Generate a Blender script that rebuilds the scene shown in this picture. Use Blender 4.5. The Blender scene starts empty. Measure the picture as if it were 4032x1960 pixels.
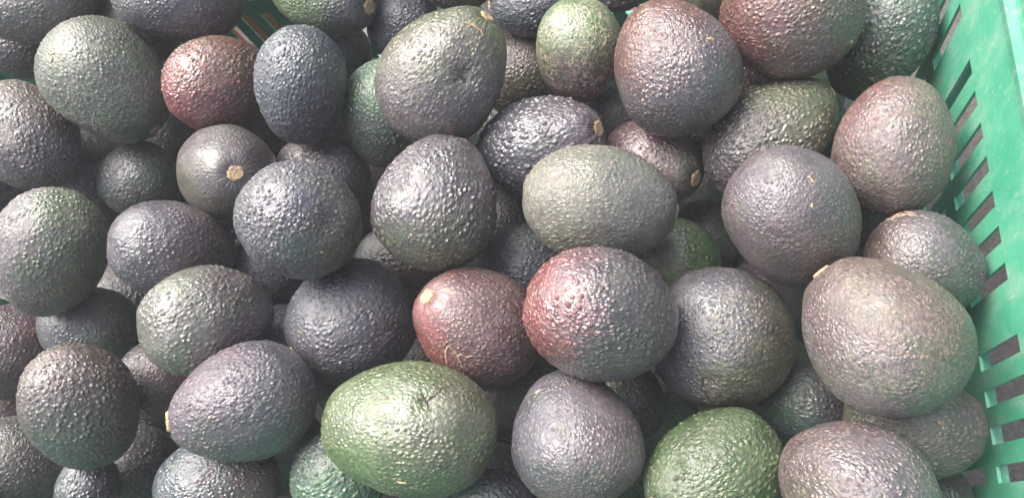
import bpy, bmesh, math, random
import numpy as np
from mathutils import Vector, Matrix, Quaternion

# ---------------------------------------------------------------- camera
scene = bpy.context.scene
COL = scene.collection
cam_d = bpy.data.cameras.new('camera')
cam = bpy.data.objects.new('camera', cam_d)
COL.objects.link(cam)
scene.camera = cam
cam_d.sensor_width = 36.0
cam_d.lens = 26.79
cam_d.clip_start = 0.01
cam_d.clip_end = 200.0
cam.matrix_world = Matrix([[0.9717, 0.036677, 0.233352, 0.0], [0.041171, 0.946455, -0.320198, 0.0], [-0.232601, 0.320744, 0.918161, 0.38], [0.0, 0.0, 0.0, 1.0]])

# ---------------------------------------------------------------- sky, sun, exposure
SUN_EL, SUN_DIR = math.radians(57.0), Vector((-0.421, 0.346, 0.837)).normalized()
world = bpy.data.worlds.new('World')
scene.world = world
world.use_nodes = True
wn = world.node_tree
bg = wn.nodes['Background']
sky = wn.nodes.new('ShaderNodeTexSky')
sky.sky_type = 'NISHITA'
sky.sun_disc = False
sky.sun_elevation = SUN_EL
sky.sun_rotation = math.atan2(SUN_DIR.x, SUN_DIR.y)
sky.dust_density = 8.0
sky.air_density = 0.5
sky.ozone_density = 1.0
bg.inputs['Strength'].default_value = 0.12
wn.links.new(sky.outputs['Color'], bg.inputs['Color'])

sun_d = bpy.data.lights.new('sun', 'SUN')
sun_d.energy = 1.5
sun_d.angle = math.radians(58.0)
sun_d.color = (1.0, 1.0, 1.0)
sun = bpy.data.objects.new('sun', sun_d)
COL.objects.link(sun)
sun.rotation_euler = (-SUN_DIR).to_track_quat('-Z', 'Y').to_euler()

vs = scene.view_settings
vs.view_transform = 'Standard'
vs.look = 'None'
vs.gamma = 1.0
vs.use_curve_mapping = False
vs.exposure = 1.5

# ---------------------------------------------------------------- node helpers
def new_mat(name):
    m = bpy.data.materials.new(name)
    m.use_nodes = True
    nt = m.node_tree
    return m, nt, nt.nodes['Principled BSDF'], nt.nodes['Material Output']

class NB:
    """tiny node builder"""
    def __init__(self, nt): self.nt = nt
    def n(self, t, **kw):
        nd = self.nt.nodes.new(t)
        for k, v in kw.items(): setattr(nd, k, v)
        return nd
    def put(self, sock, v):
        if isinstance(v, bpy.types.NodeSocket): self.nt.links.new(v, sock)
        elif v is not None: sock.default_value = v
    def math(self, op, a, b=None, c=None, clamp=False):
        nd = self.n('ShaderNodeMath', operation=op, use_clamp=clamp)
        self.put(nd.inputs[0], a)
        if b is not None: self.put(nd.inputs[1], b)
        if c is not None: self.put(nd.inputs[2], c)
        return nd.outputs[0]
    def vmath(self, op, a, b=None, scale=None):
        nd = self.n('ShaderNodeVectorMath', operation=op)
        self.put(nd.inputs[0], a)
        if b is not None: self.put(nd.inputs[1], b)
        if scale is not None: self.put(nd.inputs['Scale'], scale)
        return nd.outputs['Value'] if op in ('LENGTH', 'DOT_PRODUCT', 'DISTANCE') else nd.outputs['Vector']
    def ramp(self, v, lo, hi, a=0.0, b=1.0, smooth=True):
        nd = self.n('ShaderNodeMapRange', interpolation_type='SMOOTHSTEP' if smooth else 'LINEAR')
        for i, x in enumerate((v, lo, hi, a, b)): self.put(nd.inputs[i], x)
        return nd.outputs[0]
    def noise(self, vec, scale, detail=2.0, rough=0.5, dist=0.0):
        nd = self.n('ShaderNodeTexNoise')
        self.put(nd.inputs['Vector'], vec); self.put(nd.inputs['Scale'], scale)
        nd.inputs['Detail'].default_value = detail
        nd.inputs['Roughness'].default_value = rough
        nd.inputs['Distortion'].default_value = dist
        return nd
    def vor(self, vec, scale, feature='F1', rnd=1.0):
        nd = self.n('ShaderNodeTexVoronoi', feature=feature)
        self.put(nd.inputs['Vector'], vec); self.put(nd.inputs['Scale'], scale)
        self.put(nd.inputs['Randomness'], rnd)
        return nd
    def mix(self, f, a, b, blend='MIX'):
        nd = self.n('ShaderNodeMix', data_type='RGBA', blend_type=blend)
        self.put(nd.inputs['Factor'], f)
        self.put(nd.inputs[6], a); self.put(nd.inputs[7], b)
        return nd.outputs[2]
    def attr(self, name, vec=False):
        nd = self.n('ShaderNodeAttribute', attribute_type='OBJECT', attribute_name=name)
        return nd.outputs['Vector'] if vec else nd.outputs['Fac']
    def attrc(self, name):
        return self.n('ShaderNodeAttribute', attribute_type='OBJECT', attribute_name=name).outputs['Color']
    def obj(self): return self.n('ShaderNodeTexCoord').outputs['Object']
    def xyz(self, v):
        nd = self.n('ShaderNodeSeparateXYZ'); self.put(nd.inputs[0], v); return nd.outputs
    def comb(self, x, y, z):
        nd = self.n('ShaderNodeCombineXYZ')
        for i, v in enumerate((x, y, z)): self.put(nd.inputs[i], v)
        return nd.outputs[0]

# ---------------------------------------------------------------- materials
def skin_material():
    m, nt, bsdf, out = new_mat('avocado_skin')
    b = NB(nt)
    p = b.obj()
    seed = b.attr('seed')
    size = b.attr('pebble_scale')            # pebbles per metre
    strength = b.attr('pebble_height')
    q0 = b.vmath('ADD', p, b.comb(seed, b.math('MULTIPLY', seed, 1.7), 0.0))
    warp = b.noise(q0, b.math('MULTIPLY', size, 0.45), 2.0)
    wv = b.vmath('SCALE', b.vmath('SUBTRACT', warp.outputs['Color'], (0.5, 0.5, 0.5)), scale=b.math('DIVIDE', 0.65, size))
    q = b.vmath('MULTIPLY', b.vmath('ADD', q0, wv), (1.0, 1.0, 0.78))
    # pebbles
    v1 = b.vor(q, size)
    rnd = b.xyz(v1.outputs['Color'])
    dome = b.ramp(v1.outputs['Distance'], 0.03, 0.62, 1.0, 0.0)
    dome = b.math('MULTIPLY', dome, b.math('MULTIPLY_ADD', rnd[0], 0.55, 0.55))
    v2 = b.vor(b.vmath('ADD', q, (0.31, 0.17, 0.05)), b.math('MULTIPLY', size, 1.75))
    dome2 = b.ramp(v2.outputs['Distance'], 0.1, 0.7, 1.0, 0.0)
    wr = b.noise(q, b.math('MULTIPLY', size, 0.55), 3.0, 0.6)
    wrinkle = b.math('SUBTRACT', 1.0, b.math('MULTIPLY', b.math('ABSOLUTE', b.math('SUBTRACT', wr.outputs['Fac'], 0.5)), 5.0), clamp=True)
    fine = b.noise(q, b.math('MULTIPLY', size, 3.0), 2.0)
    # smooth worn patches
    pat = b.noise(q0, 38.0, 2.0, 0.5)
    patch = b.ramp(pat.outputs['Fac'], 0.36, 0.56, b.attr('patch_min'), 1.0)
    pat2 = b.noise(b.vmath('ADD', q0, (7.7, 3.3, 1.1)), 45.0, 2.0, 0.5).outputs['Fac']
    # radial puckers round the stem
    s = b.xyz(p)
    stem_z = b.attr('stem_z')
    rad = b.vmath('LENGTH', b.comb(s[0], s[1], 0.0))
    un = b.vmath('NORMALIZE', b.comb(s[0], s[1], 0.0))
    un = b.vmath('ADD', b.vmath('SCALE', un, scale=1.0), b.comb(seed, 0.0, b.math('MULTIPLY', s[2], 14.0)))
    puck = b.noise(un, 6.5, 2.0, 0.6).outputs['Fac']
    near = b.ramp(rad, 0.005, 0.023, 1.0, 0.0)
    near = b.math('MULTIPLY', near, b.ramp(s[2], 0.0, 0.02, 0.0, 1.0))
    hgt = b.math('MULTIPLY', dome, 0.78)
    hgt = b.math('MULTIPLY', hgt, b.ramp(pat2, 0.44, 0.60, 1.0, 0.6))
    hgt = b.math('ADD', hgt, b.math('MULTIPLY', dome2, 0.14))
    hgt = b.math('ADD', hgt, b.math('MULTIPLY', wrinkle, b.ramp(pat2, 0.42, 0.60, 0.12, 0.44)))
    hgt = b.math('ADD', hgt, b.math('MULTIPLY', fine.outputs['Fac'], 0.09))
    hgt = b.math('MULTIPLY', hgt, patch)
    hgt = b.math('MULTIPLY', hgt, b.math('MULTIPLY_ADD', near, -0.75, 1.0))
    hgt = b.math('ADD', hgt, b.math('MULTIPLY', b.math('MULTIPLY', puck, near), 1.5))
    disp = b.n('ShaderNodeDisplacement')
    disp.inputs['Midlevel'].default_value = 0.35
    b.put(disp.inputs['Height'], hgt)
    b.put(disp.inputs['Scale'], b.math('MULTIPLY', strength, b.math('DIVIDE', 0.47, size)))
    nt.links.new(disp.outputs[0], out.inputs['Displacement'])
    # colour: two zones, mottling, warm pebble tips, tan specks, corky net
    zone_n = b.noise(q0, 55.0, 4.0, 0.65).outputs['Fac']
    zone_d = b.vmath('DOT_PRODUCT', p, b.attr('zone_dir', True))
    zone = b.math('ADD', b.math('ADD', zone_d, b.attr('zone_bias')), b.math('MULTIPLY', b.math('SUBTRACT', zone_n, 0.5), 1.6))
    zone = b.math('ADD', zone, b.math('MULTIPLY', b.math('SUBTRACT', b.noise(q0, 260.0, 3.0, 0.7).outputs['Fac'], 0.5), 1.3))
    zone = b.math('ADD', zone, b.math('MULTIPLY', b.math('SUBTRACT', dome, 0.35), 0.35))
    zone = b.ramp(zone, -0.5, 0.75)
    col = b.mix(zone, b.attrc('skin_main'), b.attrc('skin_other'))
    mot = b.noise(q0, 140.0, 4.0, 0.7).outputs['Fac']
    col = b.mix(b.ramp(mot, 0.42, 0.7, 0.0, 0.45), col, b.mix(1.0, col, (0.62, 0.60, 0.62, 1), 'MULTIPLY'))
    mot2 = b.noise(b.vmath('ADD', q0, (3.1, 0.2, 0.7)), 75.0, 3.0, 0.6).outputs['Fac']
    col = b.mix(b.ramp(mot2, 0.5, 0.75, 0.0, 0.5), col, b.mix(1.0, col, (1.22, 1.10, 1.0, 1), 'MULTIPLY'))
    mot3 = b.noise(b.vmath('ADD', q0, (9.1, 4.2, 6.7)), 48.0, 5.0, 0.68).outputs['Fac']
    col = b.mix(b.ramp(mot3, 0.50, 0.62, 0.0, 0.55), col, b.mix(1.0, col, (0.92, 1.22, 0.84, 1), 'MULTIPLY'))
    col = b.mix(b.ramp(mot3, 0.46, 0.36, 0.0, 0.5), col, b.mix(1.0, col, (0.86, 0.70, 0.74, 1), 'MULTIPLY'))
    tip = b.math('MULTIPLY', b.ramp(dome, 0.45, 1.0), 0.34)
    col = b.mix(tip, col, b.mix(0.35, b.mix(1.0, col, (1.7, 1.35, 1.05, 1), 'MULTIPLY'), (0.15, 0.095, 0.075, 1)))
    grain = b.noise(q0, 540.0, 4.0, 0.75).outputs['Fac']
    col = b.mix(b.ramp(grain, 0.50, 0.64, 0.0, 0.65), col, b.mix(1.0, col, (1.7, 1.42, 1.2, 1), 'MULTIPLY'))
    col = b.mix(b.ramp(grain, 0.49, 0.36, 0.0, 0.85), col, b.mix(1.0, col, (0.42, 0.42, 0.43, 1), 'MULTIPLY'))
    low = b.ramp(dome, 0.34, 0.0, 0.0, 0.55)  # darkens hollows between pebbles, painting shade round each bump into the skin
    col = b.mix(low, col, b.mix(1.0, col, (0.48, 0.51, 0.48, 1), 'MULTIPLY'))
    v3 = b.vor(b.vmath('ADD', q0, (1.3, 2.2, 0.4)), 520.0)
    r3 = b.xyz(v3.outputs['Color'])
    dot = b.math('MULTIPLY', b.ramp(v3.outputs['Distance'], 0.10, 0.30, 1.0, 0.0), b.math('LESS_THAN', r3[0], b.math('MULTIPLY', b.attr('specks'), 0.8)))
    dotc = b.mix(r3[1], (0.30, 0.16, 0.085, 1), (0.36, 0.29, 0.15, 1))
    col = b.mix(b.math('MULTIPLY', dot, 0.62), col, dotc)
    nw = b.vmath('ADD', q0, b.vmath('SCALE', b.vmath('SUBTRACT', b.noise(q0, 90.0, 3.0).outputs['Color'], (0.5, 0.5, 0.5)), scale=0.016))
    ne = b.vor(nw, 205.0, 'DISTANCE_TO_EDGE')
    nmask = b.ramp(b.noise(b.vmath('ADD', q0, (5.0, 1.0, 2.0)), 34.0, 2.0).outputs['Fac'], 0.40, 0.56)
    net = b.math('MULTIPLY', b.ramp(ne.outputs['Distance'], 0.015, 0.06, 1.0, 0.0), b.math('MULTIPLY', nmask, b.attr('netting')))
    col = b.mix(net, col, (0.50, 0.42, 0.29, 1))
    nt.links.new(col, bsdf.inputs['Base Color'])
    rg = b.math('MULTIPLY_ADD', mot, 0.24, b.attr('gloss_rough'))
    rub = b.ramp(b.noise(b.vmath('ADD', q0, (2.0, 8.0, 4.0)), 60.0, 4.0, 0.6).outputs['Fac'], 0.47, 0.53)
    rg = b.math('ADD', rg, b.math('MULTIPLY', b.math('SUBTRACT', 0.5, rub), 0.24))
    rg = b.math('ADD', rg, b.math('MULTIPLY', b.math('ADD', net, dot), 0.2))
    nt.links.new(rg, bsdf.inputs['Roughness'])
    bsdf.inputs['IOR'].default_value = 1.5
    bsdf.inputs['Specular IOR Level'].default_value = 1.0
    bsdf.inputs['Coat Weight'].default_value = 0.75
    bsdf.inputs['Coat Roughness'].default_value = 0.48
    m.displacement_method = 'BOTH'
    return m

def cork_material(name, c1, c2, scale=900.0):
    m, nt, bsdf, out = new_mat(name)
    b = NB(nt)
    p = b.obj()
    n1 = b.noise(p, scale, 4.0, 0.7)
    v = b.vor(p, scale * 0.9)
    f = b.math('ADD', b.math('MULTIPLY', n1.outputs['Fac'], 0.7), b.math('MULTIPLY', v.outputs['Distance'], 0.45))
    nt.links.new(b.mix(b.ramp(f, 0.3, 0.75), c1, c2), bsdf.inputs['Base Color'])
    bsdf.inputs['Roughness'].default_value = 0.85
    bp = b.n('ShaderNodeBump'); bp.inputs['Strength'].default_value = 0.7; bp.inputs['Distance'].default_value = 0.0006
    nt.links.new(f, bp.inputs['Height']); nt.links.new(bp.outputs[0], bsdf.inputs['Normal'])
    return m

def plastic_material(name, base, faded, dust):
    m, nt, bsdf, out = new_mat(name)
    b = NB(nt)
    p = b.obj()
    n1 = b.noise(p, 14.0, 4.0, 0.6).outputs['Fac']
    col = b.mix(b.ramp(n1, 0.35, 0.68), base, faded)
    # dusty film, streaked down the wall
    st = b.noise(b.vmath('MULTIPLY', p, (1.0, 1.0, 0.35)), 70.0, 5.0, 0.7).outputs['Fac']
    col = b.mix(b.ramp(st, 0.46, 0.74, 0.0, 0.75), col, dust)
    # scuffs and pale specks
    sc = b.vor(b.vmath('MULTIPLY', p, (1.0, 1.0, 0.3)), 160.0)
    rs = b.xyz(sc.outputs['Color'])
    scf = b.math('MULTIPLY', b.ramp(sc.outputs['Distance'], 0.08, 0.2, 1.0, 0.0), b.math('LESS_THAN', rs[0], 0.35))
    sp = b.vor(p, 330.0)
    rp = b.xyz(sp.outputs['Color'])
    spf = b.math('MULTIPLY', b.ramp(sp.outputs['Distance'], 0.1, 0.28, 1.0, 0.0), b.math('LESS_THAN', rp[0], 0.2))
    col = b.mix(b.math('MULTIPLY', b.math('MAXIMUM', scf, spf), 0.32), col, (0.62, 0.66, 0.56, 1))
    nt.links.new(col, bsdf.inputs['Base Color'])
    rr = b.math('MULTIPLY_ADD', st, 0.35, 0.42)
    nt.links.new(rr, bsdf.inputs['Roughness'])
    bsdf.inputs['Subsurface Weight'].default_value = 0.0
    bp = b.n('ShaderNodeBump'); bp.inputs['Strength'].default_value = 0.25; bp.inputs['Distance'].default_value = 0.0008
    nt.links.new(b.noise(p, 260.0, 3.0).outputs['Fac'], bp.inputs['Height']); nt.links.new(bp.outputs[0], bsdf.inputs['Normal'])
    return m

def ground_material():
    m, nt, bsdf, out = new_mat('pavement')
    b = NB(nt)
    p = b.obj()
    a = b.noise(p, 260.0, 5.0, 0.7).outputs['Fac']
    c = b.noise(p, 9.0, 4.0, 0.6).outputs['Fac']
    col = b.mix(b.ramp(a, 0.3, 0.7), (0.065, 0.060, 0.054, 1), (0.14, 0.13, 0.117, 1))
    col = b.mix(b.ramp(c, 0.4, 0.7, 0.0, 0.6), col, (0.085, 0.075, 0.064, 1))
    nt.links.new(col, bsdf.inputs['Base Color'])
    bsdf.inputs['Roughness'].default_value = 0.9
    bp = b.n('ShaderNodeBump'); bp.inputs['Strength'].default_value = 0.5; bp.inputs['Distance'].default_value = 0.002
    nt.links.new(a, bp.inputs['Height']); nt.links.new(bp.outputs[0], bsdf.inputs['Normal'])
    return m

SKIN = skin_material()
CORK = cork_material('stem_cork', (0.20, 0.115, 0.055, 1), (0.58, 0.44, 0.28, 1))
SCAB_M = cork_material('scab_cork', (0.20, 0.13, 0.08, 1), (0.46, 0.34, 0.22, 1), 700.0)
GREEN = plastic_material('green_plastic', (0.055, 0.36, 0.205, 1), (0.105, 0.44, 0.27, 1), (0.26, 0.47, 0.36, 1))
BRUISE = cork_material('bruise_skin', (0.025, 0.024, 0.02, 1), (0.07, 0.06, 0.05, 1), 700.0)
ORANGE = plastic_material('orange_plastic', (0.55, 0.10, 0.02, 1), (0.60, 0.14, 0.04, 1), (0.5, 0.25, 0.12, 1))
PAPER = cork_material('white_paper', (0.70, 0.74, 0.76, 1), (0.82, 0.84, 0.84, 1), 120.0)
PAVE = ground_material()
RIMG = plastic_material('green_rim_plastic', (0.055, 0.27, 0.165, 1), (0.10, 0.33, 0.22, 1), (0.27, 0.37, 0.30, 1))  # darker copy of the green, toned down against direct sun on the rim
GAP_SHADE = cork_material('gap_shade_plastic', (0.03, 0.04, 0.035, 1), (0.07, 0.075, 0.065, 1), 60.0)  # floor colour darkened and greyed to keep deep gaps dark, without green bounce

# ---------------------------------------------------------------- object helpers
def link(name, me, mat, parent=None, smooth=False):
    o = bpy.data.objects.new(name, me)
    COL.objects.link(o)
    if mat is not None and not me.materials: me.materials.append(mat)
    if smooth: me.polygons.foreach_set('use_smooth', [True] * len(me.polygons))
    if parent is not None: o.parent = parent
    return o

def empty(name, loc, label=None, cat=None, group=None):
    o = bpy.data.objects.new(name, None)
    o.empty_display_size = 0.03
    COL.objects.link(o)
    o.location = loc
    if label: o['label'] = label
    if cat: o['category'] = cat
    if group: o['group'] = group
    return o

def mesh_np(name, v, f):
    me = bpy.data.meshes.new(name)
    me.from_pydata(v, [], f)
    me.update()
    return me

def boxes_mesh(name, boxes, bevel=0.0):
    bm = bmesh.new()
    for (x0, x1, y0, y1, z0, z1) in boxes:
        vs = [bm.verts.new((x, y, z)) for x in (x0, x1) for y in (y0, y1) for z in (z0, z1)]
        for q in ((0, 1, 3, 2), (4, 6, 7, 5), (0, 4, 5, 1), (2, 3, 7, 6), (0, 2, 6, 4), (1, 5, 7, 3)):
            bm.faces.new([vs[i] for i in q])
    if bevel:
        bmesh.ops.bevel(bm, geom=bm.edges[:], offset=bevel, segments=2, affect='EDGES', profile=0.5)
    bmesh.ops.recalc_face_normals(bm, faces=bm.faces[:])
    me = bpy.data.meshes.new(name)
    bm.to_mesh(me); bm.free()
    return me

# ---------------------------------------------------------------- setting: ground
GZ = -0.262
g = 1.6
nn = 24
gv = [(-g + 2 * g * i / nn, -g + 2 * g * j / nn, 0.0) for j in range(nn + 1) for i in range(nn + 1)]
gf = [(j * (nn + 1) + i, j * (nn + 1) + i + 1, (j + 1) * (nn + 1) + i + 1, (j + 1) * (nn + 1) + i) for j in range(nn) for i in range(nn)]
ground = link('ground', mesh_np('ground', gv, gf), PAVE)
ground.location = (0, 0, GZ)
ground['kind'] = 'structure'

# ---------------------------------------------------------------- added haze volume, lifts the dark tones like a lens veil
hm = bpy.data.materials.new('lens_veil'); hm.use_nodes = True
hm.node_tree.nodes.remove(hm.node_tree.nodes['Principled BSDF'])
pvn = hm.node_tree.nodes.new('ShaderNodeVolumePrincipled')
pvn.inputs['Color'].default_value = (0.93, 0.95, 1.0, 1)
pvn.inputs['Density'].default_value = 0.05
hm.node_tree.links.new(pvn.outputs['Volume'], hm.node_tree.nodes['Material Output'].inputs['Volume'])
added_haze = link('added_haze', boxes_mesh('added_haze', [(-1.9, 1.9, -1.9, 1.9, GZ - 1.0, 0.45)]), hm)
added_haze['kind'] = 'stuff'

# ---------------------------------------------------------------- slotted plastic crate
def crate(name, label, cat, mat, X0, X1, Y0, Y1, zb, zt, rows, group_y, pitch, width, T=0.0016, group_x=-0.1759, period=0.1366, count=7, rim_w=0.026):
    """Inner faces at X0/X1/Y0/Y1; walls, floor, rim, ledges and bars between slots are parts."""
    root = empty(name, ((X0 + X1) / 2, (Y0 + Y1) / 2, zb), label, cat)
    def add(nm, boxes, parent, bevel=0.0, mt=None):
        o = link(nm, boxes_mesh(nm, boxes, bevel), mt or mat, parent)
        # all parts keep the place's own axes so that the film of dust runs across them
        o.matrix_parent_inverse = parent.matrix_world.inverted() if parent is root else Matrix()
        return o
    root.matrix_world = Matrix.Translation(root.location)
    def slots(a, b, g0):
        res = []
        k = -20
        while k < 20:
            for i in range(count):
                c = g0 + k * period - i * pitch
                if a + 0.012 < c - width / 2 and c + width / 2 < b - 0.012: res.append((c - width / 2, c + width / 2))
            k += 1
        return sorted(res)
    for side in ('right', 'left', 'back', 'front'):
        along = (Y0, Y1) if side in ('right', 'left') else (X0 - T, X1 + T)
        def mk(a, b, z0, z1, t0=0.0, t1=T):
            if side == 'right': return (X1 + t0, X1 + t1, a, b, z0, z1)
            if side == 'left': return (X0 - t1, X0 - t0, a, b, z0, z1)
            if side == 'back': return (a, b, Y1 + t0, Y1 + t1, z0, z1)
            return (a, b, Y0 - t1, Y0 - t0, z0, z1)
        zs = [zb] + [z for r in rows for z in r] + [zt]
        bands = [mk(along[0], along[1], zs[i], zs[i + 1]) for i in range(0, len(zs), 2)]
        wall = add('wall', bands, root)
        sl = slots(*along, group_y if side in ('right', 'left') else group_x)
        for (z0, z1) in rows:
            edges = [along[0]] + [e for s in sl for e in s] + [along[1]]
            for i in range(0, len(edges), 2):
                add('slat', [mk(edges[i], edges[i + 1], z0, z1)], wall)
        # stiffening ledge outside, just under each row of slots
        for (z0, z1) in rows:
            add('ledge', [mk(along[0] + .02, along[1] - .02, z0 - 0.008, z0 - 0.005, T, T + 0.005)], wall)
        # a few upright ribs outside, where the row of slots is interrupted
        prev = None
        for s in sl:
            if prev and s[0] - prev > pitch:
                c = (s[0] + prev) / 2
                add('rib', [mk(c - 0.0015, c + 0.0015, zb + 0.01, zt - 0.006, T, T + 0.011)], wall)
            prev = s[1]
    # rim: flange with a rounded inner edge and a lip that turns down
    e = 0.0004
    xa, xb, ya, yb = X0 - T, X1 + T, Y0 - T, Y1 + T
    prof = [(-T - 0.0006, zt - 0.004), (-T - 0.0006, zt + 0.0004), (-T + 0.0002, zt + 0.0012), (0.0016, zt + 0.0018), (0.0024, zt + 0.004), (0.0045, zt + 0.0225), (0.0065, zt + 0.0245),
            (rim_w - 0.002, zt + 0.0245), (rim_w, zt + 0.022), (rim_w, zt - 0.006), (rim_w - 0.0025, zt - 0.006), (rim_w - 0.0025, zt + 0.021), (0.0072, zt + 0.0215), (0.0050, zt - 0.002), (e, zt - 0.004)]
    v, f = [], []
    for (o, z) in prof:
        v += [(xa - o, ya - o, z), (xb + o, ya - o, z), (xb + o, yb + o, z), (xa - o, yb + o, z)]
    n = len(prof)
    for i in range(n):
        j = (i + 1) % n
        for k in range(4):
            l = (k + 1) % 4
            f.append((i * 4 + k, i * 4 + l, j * 4 + l, j * 4 + k))
    rim = link('rim', mesh_np('rim', v, f), RIMG if mat is GREEN else mat, root)
    rim.matrix_parent_inverse = root.matrix_world.inverted()
    bm = bmesh.new(); bm.from_mesh(rim.data); bmesh.ops.recalc_face_normals(bm, faces=bm.faces[:]); bm.to_mesh(rim.data); bm.free()
    add('bottom', [(X0 + .0005, X1 - .0005, Y0 + .0005, Y1 - .0005, zb + 0.001, zb + 0.004)], root, mt=GAP_SHADE)
    for (sx, px) in ((1, X0 + 0.0), (-1, X1 - 0.0)):
        for (sy, py) in ((1, Y0), (-1, Y1)):
            add('corner_post', [(min(px - sx * 0.018, px - sx * 0.0045), max(px - sx * 0.018, px - sx * 0.0045), min(py - sy * 0.018, py - sy * .0045), max(py - sy * .018, py - sy * .0045), zb, zt - 0.006)], root, 0.001)
    return root

crate('plastic_crate', 'green slotted plastic crate heaped with avocados', 'crate', GREEN,
      -0.600, 0.134, -0.062, 0.348, -0.255, 0.062, [(-0.170, -0.120), (-0.102, -0.052), (-0.0355, 0.0152)], 0.2126, 0.0174, 0.0079)
crate('fruit_crate', 'orange red slotted crate glimpsed behind the back wall of the green crate', 'crate', ORANGE,
      -0.66, -0.36, 0.425, 0.80, -0.255, -0.02, [(-0.215, -0.155), (-0.125, -0.06)], 0.2126, 0.030, 0.016, period=0.24)
# white sheet of paper on the pavement behind the crate
pv, pf = [], []
for j in range(9):
    for i in range(9):
        u, w_ = i / 8 - .5, j / 8 - .5
        pv.append((u * 0.15, w_ * 0.21, 0.004 + 0.006 * math.sin(u * 5 + w_ * 3) + 0.02 * max(0, u) ** 2 + .003))
for j in range(8):
    for i in range(8):
        pf.append((j * 9 + i, j * 9 + i + 1, j * 9 + i + 10, j * 9 + i + 9))
paper = link('paper_sheet', mesh_np('paper_sheet', pv, pf), PAPER, smooth=True)
sm = paper.modifiers.new('thickness', 'SOLIDIFY'); sm.thickness = 0.0006
paper.location = (-0.327, 0.462, GZ + 0.002)
paper.rotation_euler = (0, 0, 0.5)
paper['label'] = 'white sheet of paper seen through a slot in the back wall'
paper['category'] = 'paper'

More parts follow.
